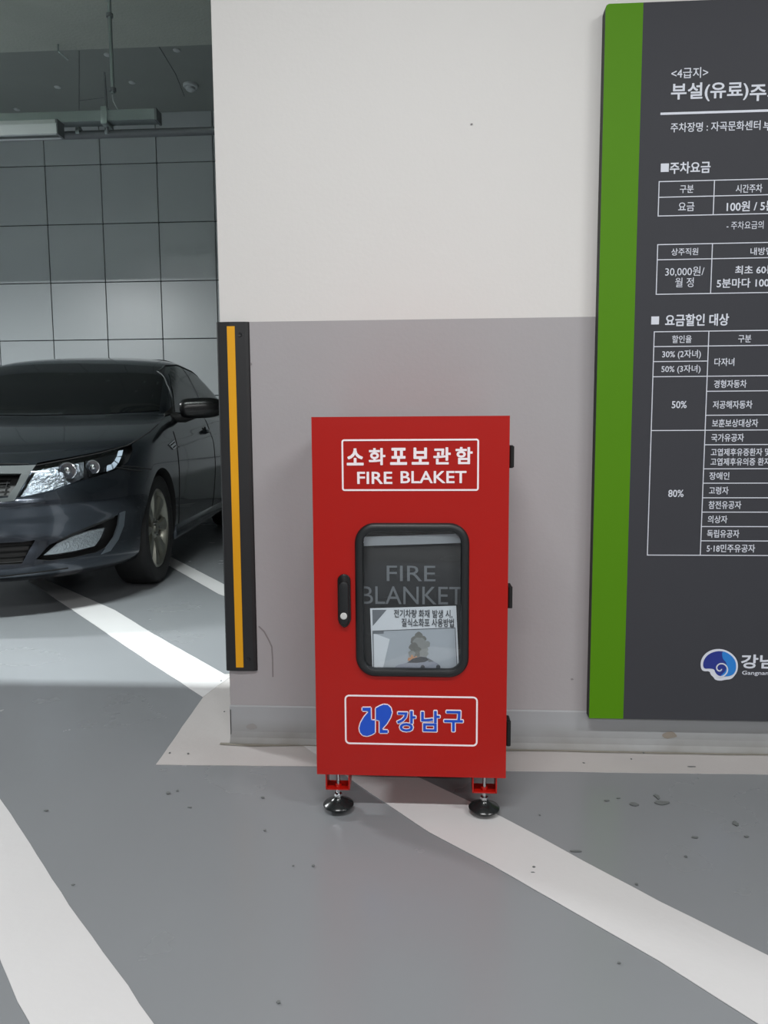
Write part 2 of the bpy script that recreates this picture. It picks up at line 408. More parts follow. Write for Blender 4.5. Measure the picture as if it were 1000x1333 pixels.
# lamp seen in the photo
e = onY(78, 169, YT)
lamp(e.x-.62, YT, e.z+.005, 1.24, 0, (.85, .95, 1), 'white batten lamp hanging under the grey trunking at upper left', deep=True)
lamp(e.x-.62-1.6, YT, e.z+.005, 1.24, 0, (.85, .95, 1), 'white batten lamp further along the trunking, left of the first one', deep=True)
# trunking
a = onY(205, 152, YT+.1); hx = onY(143, 150, YT+.1).x
tr = thing('cable_trunking', 'galvanised square cable trunking hung from the ceiling by a rod', 'trunking', (a.x, YT+.1, a.z))
L = 4.2
b = MB(); prf = [(-.05, -.035), (-.05, .035), (-.044, .035), (-.044, -.029), (.044, -.029), (.044, .035), (.05, .035), (.05, -.035)]
b.rings([[(x, yy, zz) for yy, zz in prf] for x in (-L, 0)]); b.build('channel', M_galv, tr)
MB().box(-L, -.002, -.052, .052, .035, .038).build('cover', M_galv, tr)
MB().box(-.004, .012, -.056, .056, -.042, .042).build('end_cap', M_pipe, tr)
h = hx - a.x
MB().box(h-.045, h+.0, -.062, .062, -.06, .062).build('clamp', M_galv, tr, bev=.004)
MB().tube([(h-.022, 0, .06), (h-.028, 0, .32)], .009, 8).build('hanger_strap', M_pipe, tr)
MB().tube([(h-.022, 0, -.05), (h-.022, 0, -.11)], .008, 8).build('lower_bolt', M_pipe, tr)
MB().tube([(h+.05, 0, .0), (h+.06, 0, .06), (h+.03, 0, .12), (h+.02, 0, .25)], .004, 6).build('cable', M_lampw, tr)
rd = thing('vertical_conduit', 'thin grey conduit dropping from the concrete ceiling to the trunking', 'conduit', (0, 0, 0))
P0 = onY(149, -20, YT-.05); P1 = onY(147, 122, YT-.05)
MB().tube([(P1.x, P1.y, 4.129), (P1.x, P1.y, P1.z)], .014, 10).build('tube', M_galv, rd, smooth=True)
for py in (20, 117):
    q = onY(148, py, YT-.05); MB().tube([(P1.x, P1.y, q.z-.012), (P1.x, P1.y, q.z+.012)], .024, 12).build('collar', M_pipe, rd)
# horizontal pipe
q0 = onY(277, 170.5, YT+.2); q1 = onY(0, 180, YT+.2)
pp = thing('pipe', 'grey horizontal pipe running under the trunking to the white wall', 'pipe', (0, 0, 0))
MB().tube([(-5, YT+.2, q0.z), (2.2, YT+.2, q0.z)], .029, 16).build('tube', M_pipe, pp, smooth=True)
for px in (103, 141):
    q = onY(px, 172, YT+.2)
    MB().tube([(q.x-.014, YT+.2, q.z), (q.x+.014, YT+.2, q.z)], .037, 16).build('pipe_clamp', M_galv, pp)
    MB().tube([(q.x, YT+.2, q.z+.03), (q.x, YT+.2, q.z+.09)], .006, 6).build('clamp_bolt', M_pipe, pp)
for px in (-60, 420):
    q = onY(px, 172, YT+.2)
    MB().tube([(q.x, YT+.2, q0.z+.02), (q.x, YT+.2, 4.13)], .005, 6).build('hanger_rod', M_pipe, pp)
q = onZ(248, 110, 4.48)
dt = thing('smoke_detector', 'round white detector on the dark ceiling near the white wall', 'detector', (q.x, q.y, 4.48))
MB().lathe([(.075, 0), (.078, -.018), (.07, -.03)], n=24).build('base', M_lampw, dt, smooth=True)
MB().lathe([(.05, -.03), (.048, -.055), (.03, -.068), (.004, -.072)], n=24).build('sensor_head', M_lampw, dt, smooth=True)
capl = ['small pale disc on the dark ceiling, just left of the conduit', 'small pale disc on the dark ceiling, above the left end of the trunking', 'small pale disc on the dark ceiling, right of the conduit',
        'small pale disc on the dark ceiling, leftmost of the discs', 'small pale disc on the dark ceiling, right one nearest the beam edge']
for (px, py), lb in zip([(140, 71), (75, 113), (172, 107), (22, 142), (230, 65)], capl):
    q = onZ(px, py, 4.48)
    o = MB().lathe([(.035, 0), (.033, -.008), (.012, -.014)], n=16).build('ceiling_disc', M_lampw); o.location = (q.x, q.y, 4.48)
    tag(o, lb, 'disc', 'pale discs on the ceiling')
A = onY(76, 67, 4.5); B = onY(89, 78, 4.55)
o = MB().tube([(A.x, 4.5, 4.13), (A.x, 4.5, A.z), (B.x, 4.55, B.z)], .008, 8).build('bent_rod', M_galv)
tag(o, 'short bent metal rod poking down from the concrete ceiling', 'rod')

# ---------------------------------------------------------------- corner guard
cg = thing('corner_guard', 'black rubber corner guard with yellow stripe on the wall corner', 'corner guard', (0, 0, .217))
GH = 1.196-.217
t_ = .009
out = [(-t_, .085), (-t_, .0), (-t_*.9, -t_*.6), (-t_*.5, -t_*.95), (0, -t_), (.030, -t_-.002), (.072, -t_), (.079, -t_*.7), (.082, -.001), (0, -.001), (-.001, -.001), (-.001, .085)]
MB().rings([[(x, y, z) for x, y in out] for z in (0, .004, GH-.004, GH)]).build('rubber_body', M_rubber, cg)
MB().box(.022, .0435, -t_-.0035, -t_+.001, .011, GH-.012).build('yellow_stripe', M_yellow, cg)
for z in (GH-.035, .035):
    MB().lathe([(.006, 0), (.005, -.002), (.002, -.0015)], 'y', 14, (.057, -t_-.0005, z)).build('screw', M_rubber, cg)

# ---------------------------------------------------------------- sign
SY = -.04
sx0 = 1.014; sz0 = .106; sz1 = 1.957; gx = 1.1065
sg = thing('parking_fee_sign', 'charcoal parking fee sign with green left edge and white Korean tables', 'sign', (sx0, 0, sz0))
SW = 1.35
def sbox(x0, x1, y0, y1, z0, z1, name, m, bev=0): return MB().box(x0-sx0, x1-sx0, y0, y1, z0-sz0, z1-sz0).build(name, m, sg, bev=bev)
sbox(gx, sx0+SW, SY, -.004, sz0, sz1, 'panel', M_sign)
pg = [(0, 0), (gx-sx0, 0), (gx-sx0, sz1-sz0), (.008, sz1-sz0), (.002, sz1-sz0-.003), (0, sz1-sz0-.012)]
MB().prism(pg, SY-.0002, SY+.004).build('green_strip', M_green, sg)
MB().prism(pg, SY+.004, -.004).build('side_return', mat('dark_return', (30, 34, 30), .6), sg)
def T(s, l, r, t, b, bold=.012): return text('lettering', s, (l, r, t, b), SY, M_swhite, sg, bold*.8)
T('<4급지>', 874, 922, 88, 102)
T('부설(유료)', 873.5, 974.5, 107, 132, .03); T('주차장', 976, 1045, 108, 131, .03)
T('주차장명 : 자곡문화센터', 873, 990, 158.5, 171, .015); T('부설', 993.5, 1019, 158, 170, .015)
T('주차요금', 872, 925, 210.5, 226, .03)
T('구분', 885, 903, 241, 251.5, .015); T('시간주차', 958, 992.5, 240, 251, .015)
T('요금', 883, 904, 263.5, 275); T('100원 / 5분', 946, 1009, 261.5, 275, .025)
T('- 주차요금의', 946, 994, 288, 298.5, .005)
T('상주직원', 874, 909, 323, 332.5, .015); T('내방민원', 977, 1016, 322, 332, .015)
T('30,000원/', 866, 917, 347, 360, .005); T('월 정', 879, 903, 361.5, 374, .005)
T('최초 60분', 957, 1009, 345.5, 357, .025); T('5분마다 100원', 933, 1013, 362, 374.5, .025)
T('요금할인 대상', 866, 949, 408.5, 424.5, .03)
T('할인율', 875, 900.5, 436.5, 446.5, .015); T('구분', 961, 978, 436, 446, .015)
T('30% (2자녀)', 862, 912.5, 455.5, 467.5, .015); T('50% (3자녀)', 861, 912, 475, 486.5, .015)
for s, l, r, t, b in [('다자녀', 930, 956, 466, 476.5), ('경형자동차', 929.5, 972, 494.5, 505), ('저공해자동차', 928, 979.5, 521.5, 532), ('보훈보상대상자', 927, 987, 545.5, 556),
        ('국가유공자', 926, 968.5, 564.5, 575), ('고엽제후유증환자 및', 925.5, 1003, 583.5, 593.5), ('고엽제후유의증 환자', 925, 1003, 596, 606), ('장애인', 923.5, 949.5, 614.5, 624.5),
        ('고령자', 923, 948.5, 633.5, 643.5), ('참전유공자', 922.5, 965, 652, 662.5), ('의상자', 921.5, 947, 671, 681), ('독립유공자', 920.5, 962.5, 689.5, 700), ('5·18민주유공자', 920, 983, 708.5, 719),
        ('50%', 874.5, 894, 522, 531.5), ('80%', 870, 890, 637.5, 647)]:
    T(s, l, r, t, b, .018)
def Lx(px, py): return onY(px, py, SY).x - sx0
def Lz(px, py): return onY(px, py, SY).z - sz0
lw = .0022
RX = SW-.07
ln_ = MB()
def H(x0, x1, z, wd=lw): ln_.box(x0-lw/2, x1+lw/2, SY-.0009, SY-.0002, z-wd/2, z+wd/2)
def Vv(x, z0, z1): ln_.box(x-lw/2, x+lw/2, SY-.0010, SY-.0003, min(z0, z1), max(z0, z1))
H(Lx(860.5, 148), RX, Lz(861, 148.3), .0056)
for sq in ((860.3, 870.8, 213, 224), (854, 864.3, 411.8, 422.2)):
    x0, x1 = Lx(sq[0], 218), Lx(sq[1], 218); z1, z0 = Lz(865, sq[2]), Lz(865, sq[3]); ln_.box(x0, x1, SY-.0009, SY-.0002, z0, z1)
xa, xb = Lx(857.5, 258), Lx(929.3, 258)
za = [Lz(858, y) for y in (236.6, 257, 281.3)]
for z in za: H(xa, RX, z)
for x in (xa, xb): Vv(x, za[0], za[-1])
xa, xb = Lx(855.3, 350), Lx(926.3, 350); za = [Lz(856, y) for y in (318.6, 338.3, 383.2)]
for z in za: H(xa, RX, z)
for x in (xa, xb): Vv(x, za[0], za[-1])
xa, xb = Lx(847.3, 577), Lx(917.3, 577); zt, zbm = Lz(852, 432), Lz(842, 722.5)
H(xa, RX, zt); H(xa, RX, Lz(852, 451.3)); H(xa, xb, Lz(851, 470.8)); H(xa, RX, Lz(850, 490.5)); H(xa, RX, Lz(848, 560.5)); H(xa, RX, zbm)
for y in (509.4, 540.6, 579, 610.3, 629, 648, 666.6, 685.4, 704): H(xb, RX, Lz(918, y))
for x in (xa, xb): Vv(x, zt, zbm)
ln_.build('table_lines', M_swhite, sg)
# shell emblem + words
def spx(pts, ox, oy, sc, plane=SY, off=None):
    r = []
    o_ = off or (sx0, sz0)
    for x, y in pts:
        p = onY(ox+x/sc, oy+y/sc, plane); r.append((p.x-o_[0], p.z-o_[1]))
    return r
def smoothpoly(pts, it=2):
    for _ in range(it):
        q = []
        for i in range(len(pts)):
            a, b2 = pts[i], pts[(i+1) % len(pts)]
            q += [(a[0]*.75+b2[0]*.25, a[1]*.75+b2[1]*.25), (a[0]*.25+b2[0]*.75, a[1]*.25+b2[1]*.75)]
        pts = q
    return pts
W_ = [(120, 300), (130, 235), (170, 170), (230, 125), (310, 98), (400, 98), (480, 125), (550, 175), (595, 240), (610, 310), (600, 390), (560, 450), (520, 490), (440, 498), (380, 512), (310, 500), (290, 465), (250, 430), (240, 385), (160, 388), (130, 360)]
B_ = [(150, 300), (165, 235), (215, 170), (300, 130), (390, 122), (470, 145), (535, 195), (575, 255), (585, 330), (570, 400), (520, 445), (430, 455), (350, 445), (310, 400), (300, 360), (240, 350), (165, 355)]
S2 = [(400, 122), (470, 145), (535, 195), (575, 255), (585, 330), (570, 400), (520, 445), (430, 455), (370, 450), (430, 400), (460, 340), (455, 270), (420, 240), (400, 200)]
flat_poly(spx(smoothpoly(W_), 900, 835, 10), SY-.0008, SY-.0002).build('shell_outline', M_swhite, sg)
flat_poly(spx(smoothpoly(B_), 900, 835, 10), SY-.0014, SY-.0008).build('shell_emblem', M_blue1, sg)
flat_poly(spx(smoothpoly(S2), 900, 835, 10), SY-.0018, SY-.0014).build('shell_emblem', M_blue2, sg)
sp = [(378+(18+a*13.5)*math.cos(a), 352-(18+a*13.5)*math.sin(-a)*.97) for a in [k*.22 for k in range(0, 37)]]
sp = [(378+(12+a*13.2)*math.cos(a+.4), 352+(12+a*13.2)*math.sin(a+.4)*.95) for a in [k*.25 for k in range(0, 32)]]
stroke(spx(sp, 900, 835, 10), .0035, SY-.0023, SY-.0018).build('shell_spiral', M_swhite, sg)
T('강남구', 964.5, 1034, 852, 870.5, .04); T('Gangnam-gu', 966, 1016, 873.3, 880, .02)

# ---------------------------------------------------------------- cabinet
CY = -.40                       # front face
cx0 = onY(409, 775, CY).x; cx1 = onY(661.3, 775, CY).x; cz0 = onY(536, 1010.5, CY).z; cz1 = onY(536, 542, CY).z
CD = .36                        # depth
cc = (cx0+cx1)/2
cab = thing('fire_blanket_cabinet', 'red metal cabinet with a glazed door standing against the grey wall', 'cabinet', (cc, CY, 0))
def cxz(px, py): p = onY(px, py, CY); return (p.x-cc, p.z)
hw = (cx1-cx0)/2
# body: open shell
bd = MB(); th = .002; y0 = .024; y1 = CD; hb = hw-.003; zb0 = cz0+.004; zb1 = cz1-.003
bd.box(-hb, -hb+th, y0, y1, zb0, zb1); bd.box(hb-th, hb, y0, y1, zb0, zb1); bd.box(-hb+th, hb-th, y0, y1, zb0, zb0+th)
bd.box(-hb+th, hb-th, y0, y1, zb1-th, zb1); bd.box(-hb+th, hb-th, y1-th, y1, zb0+th, zb1-th)
bd.build('body', M_red, cab)
# door with window opening
wo = (onY(462.5, 780, CY).x-cc, onY(611, 780, CY).x-cc, onY(536, 881, CY).z, onY(536, 680.5, CY).z)
win = rrect(wo[0]+.012, wo[1]-.012, wo[2]+.012, wo[3]-.012, .036, 8)
def door_outer(n=8):
    pts = []
    for k, (x, z) in enumerate(win):
        q = k//(n+1); i = k % (n+1)
        cxr = [(hw, cz1), (-hw, cz1), (-hw, cz0), (hw, cz0)][q]
        f = i/n
        if q == 0: p = (hw, z+(cz1-z)*min(1, 2*f)) if f < .5 else ((hw+(x-hw)*(2*f-1)), cz1)
        elif q == 1: p = (x+(-hw-x)*min(1, 2*f), cz1) if f < .5 else (-hw, cz1+(z-cz1)*(2*f-1))
        elif q == 2: p = (-hw, z+(cz0-z)*min(1, 2*f)) if f < .5 else (-hw+(x+hw)*(2*f-1), cz0)
        else: p = (x+(hw-x)*min(1, 2*f), cz0) if f < .5 else (hw, cz0+(z-cz0)*(2*f-1))
        if i == n//2: p = cxr
        pts.append(p)
    return pts
dr = ring_band(door_outer(), win, 0, .021).build('door', M_red, cab)
def gasket():
    ys = [(0.0, .012, .002), (.002, .004, -.005), (.006, .0, -.0085), (.012, .0, -.0085)]
    prof = [(0, .001), (0.0015, -.005), (.005, -.0085), (.012, -.0095), (.0175, -.0075), (.0195, -.003), (.0195, .006)]
    rs = []
    for d, y in prof:
        r = max(.046-d, .012); rs.append([(x, y, z) for x, z in rrect(wo[0]+d, wo[1]-d, wo[2]+d, wo[3]-d, r, 8)])
    b = MB(); b.rings(rs, caps=False); return b
gasket().build('window_gasket', M_gasket, dr, smooth=True)
MB().prism(rrect(wo[0]+.016, wo[1]-.016, wo[2]+.016, wo[3]-.016, .030, 8), .003, .0055).build('window_pane', M_pane, dr)
# handle
hx0, hx1 = cxz(440, 780)[0], cxz(457, 780)[0]; hz1, hz0 = cxz(448, 747)[1], cxz(448, 816)[1]
hc = (hx0+hx1)/2; r_ = (hx1-hx0)/2
hp = [(hc+r_*math.cos(a), hz1-r_+r_*math.sin(a)) for a in [PI*k/12 for k in range(13)]]
hp += [(hc-r_, hz0+.018), (hc-r_*.75, hz0+.008), (hc-r_*.3, hz0+.001), (hc, hz0), (hc+r_*.3, hz0+.001), (hc+r_*.75, hz0+.008), (hc+r_, hz0+.018)]
MB().prism(hp, -.006, 0).build('handle_plate', M_black, dr, bev=.0015)
lv = [(hc+(r_*.72)*math.cos(a), hz1-r_-.012+(r_*.72)*math.sin(a)) for a in [PI*k/12 for k in range(13)]]
lv += [(hc-r_*.72, hz0+.02), (hc-r_*.4, hz0+.008), (hc+r_*.4, hz0+.008), (hc+r_*.72, hz0+.02)]
MB().prism(lv, -.014, -.006).build('lever', M_gasket, dr, bev=.002)
lk = cxz(448.5, 800)
MB().lathe([(.0078, 0), (.0078, -.0025), (.006, -.0035)], 'y', 20, (lk[0], -.0138, lk[1])).build('lock_button', mat('lock_grey', (205, 205, 203), .4), dr)
# lettering on the door
def TD(s, l, r, t, b, m=M_lwhite, bold=.02, lift=.0008, name='lettering'): return text(name, s, (l, r, t, b), CY, m, dr, bold, lift)
for s, l, r in zip('소화포보관함', (451.5, 480, 508, 536, 564, 593), (473.5, 502, 530, 558.5, 587, 615.5)): TD(s, l, r, 583.5-(l-451)*.012, 606-(l-451)*.012, bold=.032)
TD('FIRE', 465, 511, 614, 630, bold=.018); TD('BLAKET', 521.5, 607.5, 613, 629, bold=.018)
def pframe(c, r, wd, name='white_frame'):
    x0 = cxz(c[0], (c[2]+c[3])/2)[0]; x1 = cxz(c[1], (c[2]+c[3])/2)[0]; z1 = cxz((c[0]+c[1])/2, c[2])[1]; z0 = cxz((c[0]+c[1])/2, c[3])[1]
    ring_band(rrect(x0, x1, z0, z1, r, 6), rrect(x0+wd, x1-wd, z0+wd, z1-wd, max(r-wd, .001), 6), -.0009, -.0002).build(name, M_lwhite, dr)
pframe((445, 623.6, 571.5, 639), .006, .0038); pframe((449, 622, 905.5, 970), .011, .0038)
for ch_, l, r in (('강', 515.8, 542.5), ('남', 547, 574), ('구', 577, 604)):
    TD(ch_, l, r, 923.5, 953.5, M_lwhite, .062, .0006); TD(ch_, l+1.3, r-1.3, 925, 952, M_blue, .022, .0016)
LG = [(200, 215), (380, 215), (385, 490), (470, 492), (470, 755), (400, 800), (300, 832), (210, 815), (150, 750), (132, 660), (160, 550), (235, 420), (345, 292), (200, 285)]
RG = [(490, 230), (570, 185), (660, 150), (750, 160), (815, 225), (838, 320), (805, 430), (720, 570), (605, 695), (748, 705), (748, 765), (572, 765), (572, 490), (490, 480)]
for G in (LG, RG):
    P = spx(G, 460, 908, 16.667, CY, (cc, 0))
    stroke(P, .0046, -.0008, -.0002, close=True).build('emblem_outline', M_lwhite, dr)
    flat_poly(P, -.0015, -.0007).build('emblem', M_blue, dr)
# hinges
for zt_, zb_ in ((580, 610), (765, 795), (942, 976)):
    z1, z0 = cxz(661, zt_)[1], cxz(661, zb_)[1]; hgx = hw
    h_ = MB().prism([(hgx-.003, z0), (hgx+.010, z0), (hgx+.012, z0+.004), (hgx+.012, z1-.004), (hgx+.010, z1), (hgx-.003, z1)], .024, .052).build('hinge', M_matte, cab)
    MB().tube([(hgx+.007, .02, z0+.002), (hgx+.007, .02, z1-.002)], .0055, 10).build('hinge_pin', M_matte, h_)
# red plinth strip behind, brackets and levelling feet
fy = [.009, CD-.045]
for sx in (-1, 1):
    for y in fy:
        x = sx*(hw-.048)
        bz = cz0-.040
        br = MB(); w2 = .027
        br.box(x-w2, x+w2, y-.004, y+.040, bz, bz+.003)
        for s in (-1, 1): br.box(x+s*w2-.0015, x+s*w2+.0015, y-.004, y+.040, bz, cz0+.004)
        br.build('foot_bracket', M_red, cab)
        ft = MB().lathe([(.014, 0), (.017, .001), (.026, .007), (.036, .014), (.0365, .017), (.034, .020), (.020, .027), (.011, .033), (.009, .037)], n=28, c=(x, y+.008, 0)).build('levelling_foot', M_foot, cab, smooth=True)
        MB().tube([(x, y+.008, .030), (x, y+.008, cz0+.012)], .0042, 10).build('threaded_rod', M_steel, ft)
        MB().lathe([(.0095, .035), (.0095, .043)], n=6, c=(x, y+.008, 0)).build('nut', M_steel, ft)
        MB().lathe([(.008, bz+.003), (.008, bz+.010)], n=6, c=(x, y+.008, 0)).build('nut', M_red, ft)

# things inside the cabinet
zf = zb0+th
bagY = CY+.05
bg = thing('fire_blanket_bag', 'dark grey bag printed fire blanket, seen through the cabinet window', 'bag', (cc, bagY, zf))
bx = MB(); nx, nz = 16, 28; bw, bh, bt = .40, onY(536, 697, bagY).z-zf, .16
rs = []
for j in range(nz+1):
    z = bh*j/nz; f = (1-abs(2*j/nz-1)**6*.35); row = []
    per = 40
    for k in range(per):
        a = 2*PI*k/per; c_, s_ = math.cos(a), math.sin(a)
        x = (bw/2)*math.copysign(abs(c_)**.25, c_); y = bt/2+(bt/2*f)*math.copysign(abs(s_)**.35, s_)
        row.append((x, y+.004*noise.noise(Vector((x*9, z*9, 0))), z))
    rs.append(row)
bx.rings(rs); bx.build('bag_body', M_bag, bg, smooth=True)
zz1, zz0 = onY(536, 696.5, bagY-.006).z-zf, onY(536, 708.5, bagY-.006).z-zf
st = MB(); Lx0, Lx1 = onY(474, 704, bagY-.006).x-cc, onY(601, 704, bagY-.006).x-cc
st.rings([[(Lx0, y, zz0-.004), (Lx0, y, zz1-.004), (Lx1, y, zz1+.004), (Lx1, y, zz0+.004)] for y in (-.010, -.007)]); st.build('white_band', M_strip, bg)
MB().tube([(Lx0, -.0085, zz0+.005), (Lx0-.03, .0, zz0+.005)], .002, 6).build('band_end', M_strip, bg)
text('lettering', 'FIRE', (503.5, 567, 736.5, 756.5), bagY-.008, M_bagtext, bg, 0, .0)
text('lettering', 'BLANKET', (471, 603, 763.5, 786.5), bagY-.008, M_bagtext, bg, 0, .0)
# leaflet just behind the glass
LYp = CY+.012
def lp(x, y): p = onY(475+x/7.69, 780+y/7.69, LYp); return p
lf = thing('instruction_leaflet', 'white instruction leaflet with a burning car photo behind the cabinet glass', 'leaflet', (0, 0, 0))
def lpoly(name, pts, m, lift, th_=.0004):
    P = [lp(*p) for p in pts]
    return MB().rings([[(p.x, LYp-lift, p.z) for p in P], [(p.x, LYp-lift+th_, p.z) for p in P]]).build(name, m, lf)
lpoly('sheet', [(53, 92), (915, 66), (948, 790), (80, 790)], M_paper, 0, .0006)
lpoly('corner_print', [(75, 106), (218, 106), (80, 268)], M_tri, .0006)
lpoly('photo_print', [(85, 322), (903, 286), (925, 785), (95, 785)], M_paperg, .0006)
lpoly('pale_print', [(90, 340), (250, 400), (180, 700), (95, 785)], M_paper, .0010)
for a, b2 in (((80, 318), (903, 284)), ((905, 284), (928, 780)), ((80, 318), (92, 780))):
    A, B = lp(*a), lp(*b2); stroke([(A.x, A.z), (B.x, B.z)], .0012, LYp-.0013, LYp-.001).build('frame_line', M_ink, lf)
lpoly('caption_print', [(82, 325), (190, 318), (190, 342), (84, 346)], M_tri, .0013)
M_smoke2 = mat('print_smoke_pale', (146, 150, 150), .5, var=.1, scale=90)
for k, (x, y, r) in enumerate([(540, 375, 46), (500, 415, 42), (575, 400, 40), (545, 440, 62), (620, 450, 34), (490, 480, 46), (580, 490, 54), (520, 530, 60), (590, 545, 44), (470, 545, 34)]):
    lpoly('smoke_print', [(x+r*(1+.12*math.sin(5*a+k))*math.cos(a), y+r*(1+.12*math.cos(4*a+k))*math.sin(a)) for a in [q*PI/10 for q in range(20)]], M_smoke if k in (0, 1, 5, 7, 2) else M_smoke2, .0010+.00007*k)
lpoly('flame_print', smoothpoly([(425, 618), (440, 575), (455, 590), (470, 545), (495, 585), (515, 560), (530, 585), (560, 568), (570, 600), (500, 612)], 1), M_flame, .0018)
lpoly('car_print', smoothpoly([(298, 700), (310, 660), (420, 636), (480, 590), (560, 570), (620, 578), (690, 618), (745, 650), (760, 700)], 1), M_pcar, .0022)
lpoly('car_window_print', [(425, 632), (480, 592), (560, 572), (618, 580), (640, 606), (600, 625), (520, 634)], M_ink, .0026)
lpoly('car_window_print', [(628, 584), (692, 620), (640, 626)], M_tri, .0026)
for cx_, cy_ in ((580, 680), (735, 678)):
    lpoly('car_wheel_print', [(cx_+22*math.cos(a), cy_+26*math.sin(a)) for a in [k*PI/6 for k in range(12)]], M_ink, .0028)
text('lettering', '전기차량 화재 발생 시,', (513, 589, 793.5, 804.5), LYp-.0006, M_ink, lf, .014)
text('lettering', '질식소화포 사용방법', (523, 591, 805, 816), LYp-.0006, M_ink, lf, .014)

# ---------------------------------------------------------------- car
YAW = math.radians(5.2)
car = thing('car', 'dark blue-grey saloon car parked nose out beside the tiled wall', 'car', (-1.829, 1.287, 0), YAW)
CM = Matrix.Translation((-1.829, 1.287, 0)) @ Matrix.Rotation(YAW, 4, 'Z'); CI = CM.inverted(); CI3 = CI.to_3x3()
# z, front, rear, half width, front sweep, exponent, rear sweep
LAY = [
 (.175, .075, 4.80, .80, .80, 2.3, .5), (.20, .035, 4.82, .845, .80, 2.3, .5), (.24, .02, 4.835, .87, .78, 2.3, .5), (.30, .03, 4.84, .885, .77, 2.3, .5),
 (.38, .045, 4.845, .895, .76, 2.3, .5), (.45, .035, 4.845, .90, .75, 2.3, .5), (.50, .015, 4.84, .903, .74, 2.3, .5), (.56, .0, 4.83, .905, .74, 2.3, .5),
 (.61, .02, 4.82, .907, .74, 2.3, .5), (.66, .055, 4.81, .907, .74, 2.3, .5), (.70, .085, 4.80, .905, .72, 2.35, .5), (.735, .125, 4.79, .903, .70, 2.4, .5),
 (.77, .19, 4.78, .90, .68, 2.5, .5), (.81, .29, 4.77, .895, .64, 2.6, .45), (.85, .43, 4.76, .885, .60, 2.8, .45), (.89, .62, 4.75, .872, .58, 3.0, .42),
 (.93, .84, 4.73, .860, .56, 3.1, .42), (.965, 1.07, 4.71, .848, .52, 3.2, .42), (.995, 1.27, 4.69, .835, .44, 3.3, .42), (1.02, 1.40, 4.66, .815, .36, 3.6, .42),
 (1.06, 1.47, 4.55, .805, .32, 3.9, .42), (1.10, 1.545, 4.25, .795, .30, 4.0, .42), (1.20, 1.735, 4.0, .762, .30, 4.0, .5), (1.30, 1.95, 3.75, .722, .30, 4.0, .55),
 (1.36, 2.10, 3.58, .692, .32, 3.8, .6), (1.405, 2.22, 3.45, .658, .34, 3.4, .6), (1.442, 2.36, 3.32, .605, .36, 2.9, .55), (1.470, 2.52, 3.18, .51, .34, 2.5, .5), (1.492, 2.70, 3.0, .32, .14, 2.2, .14)]
LA = np.array(LAY); nl = len(LA)
def cr(t):
    i = min(int(t), nl-2); f = t-i
    p0, p1, p2, p3 = LA[max(i-1, 0)], LA[i], LA[i+1], LA[min(i+2, nl-1)]
    m1 = (p2-p0)/2; m2 = (p3-p1)/2
    h = (2*f**3-3*f**2+1)*p1+(f**3-2*f**2+f)*m1+(-2*f**3+3*f**2)*p2+(f**3-f**2)*m2
    return h
def outline(Lr):
    z, F, R_, W, cf, n, crr = Lr; n = max(n, 2.05)
    pts = []
    for k in range(44):
        a = PI/2*k/43
        pts.append((W*math.sin(a)**(2/n), F+cf*(1-math.cos(a)**(2/n))))
    l0, l1 = F+cf, R_-crr
    for k in range(1, 30): pts.append((W, l0+(l1-l0)*k/30))
    for k in range(26):
        a = PI/2*k/25; pts.append((W*math.cos(a)**(2/2.6), l1+crr*math.sin(a)**(2/2.6)))
    full = pts + [(-u, l) for u, l in pts[-2:0:-1]]
    return [(u, l, z) for u, l in full]
body_b = MB(); NL = 150
body_b.rings([outline(cr(k*(nl-1)/(NL-1))) for k in range(NL)])
bme = body_b.mesh('car_body')
BVH = BVHTree.FromPolygons([v.co.copy() for v in bme.vertices], [tuple(p.vertices) for p in bme.polygons])
def cast_px(p):
    o = CI @ CAM; d = (CI3 @ ray(*p)).normalized(); h = BVH.ray_cast(o, d)
    if h[0] is None: h = BVH.find_nearest(o+d*4.4)
    n = h[1]; return h[0], (n if n.dot(d) < 0 else -n)
def cast_front(p):
    h = BVH.ray_cast(Vector((p[0], -2, p[1])), Vector((0, 1, 0)))
    if h[0] is None: h = BVH.find_nearest(Vector((p[0], .3, p[1])))
    n = h[1]; return h[0], (n if n.y < 0 else -n)
def cast_side(p):
    h = BVH.ray_cast(Vector((2, p[0], p[1])), Vector((-1, 0, 0)))
    if h[0] is None: h = BVH.find_nearest(Vector((.8, p[0], p[1])))
    n = h[1]; return h[0], (n if n.x > 0 else -n)
def cast_rear(p):
    h = BVH.ray_cast(Vector((p[0], 7, p[1])), Vector((0, -1, 0)))
    n = h[1]; return h[0], (n if n.y > 0 else -n)
def inpoly(x, y, P):
    c = False; n = len(P)
    for i in range(n):
        x1, y1 = P[i]; x2, y2 = P[(i+1) % n]
        if (y1 > y) != (y2 > y) and x < (x2-x1)*(y-y1)/(y2-y1)+x1: c = not c
    return c
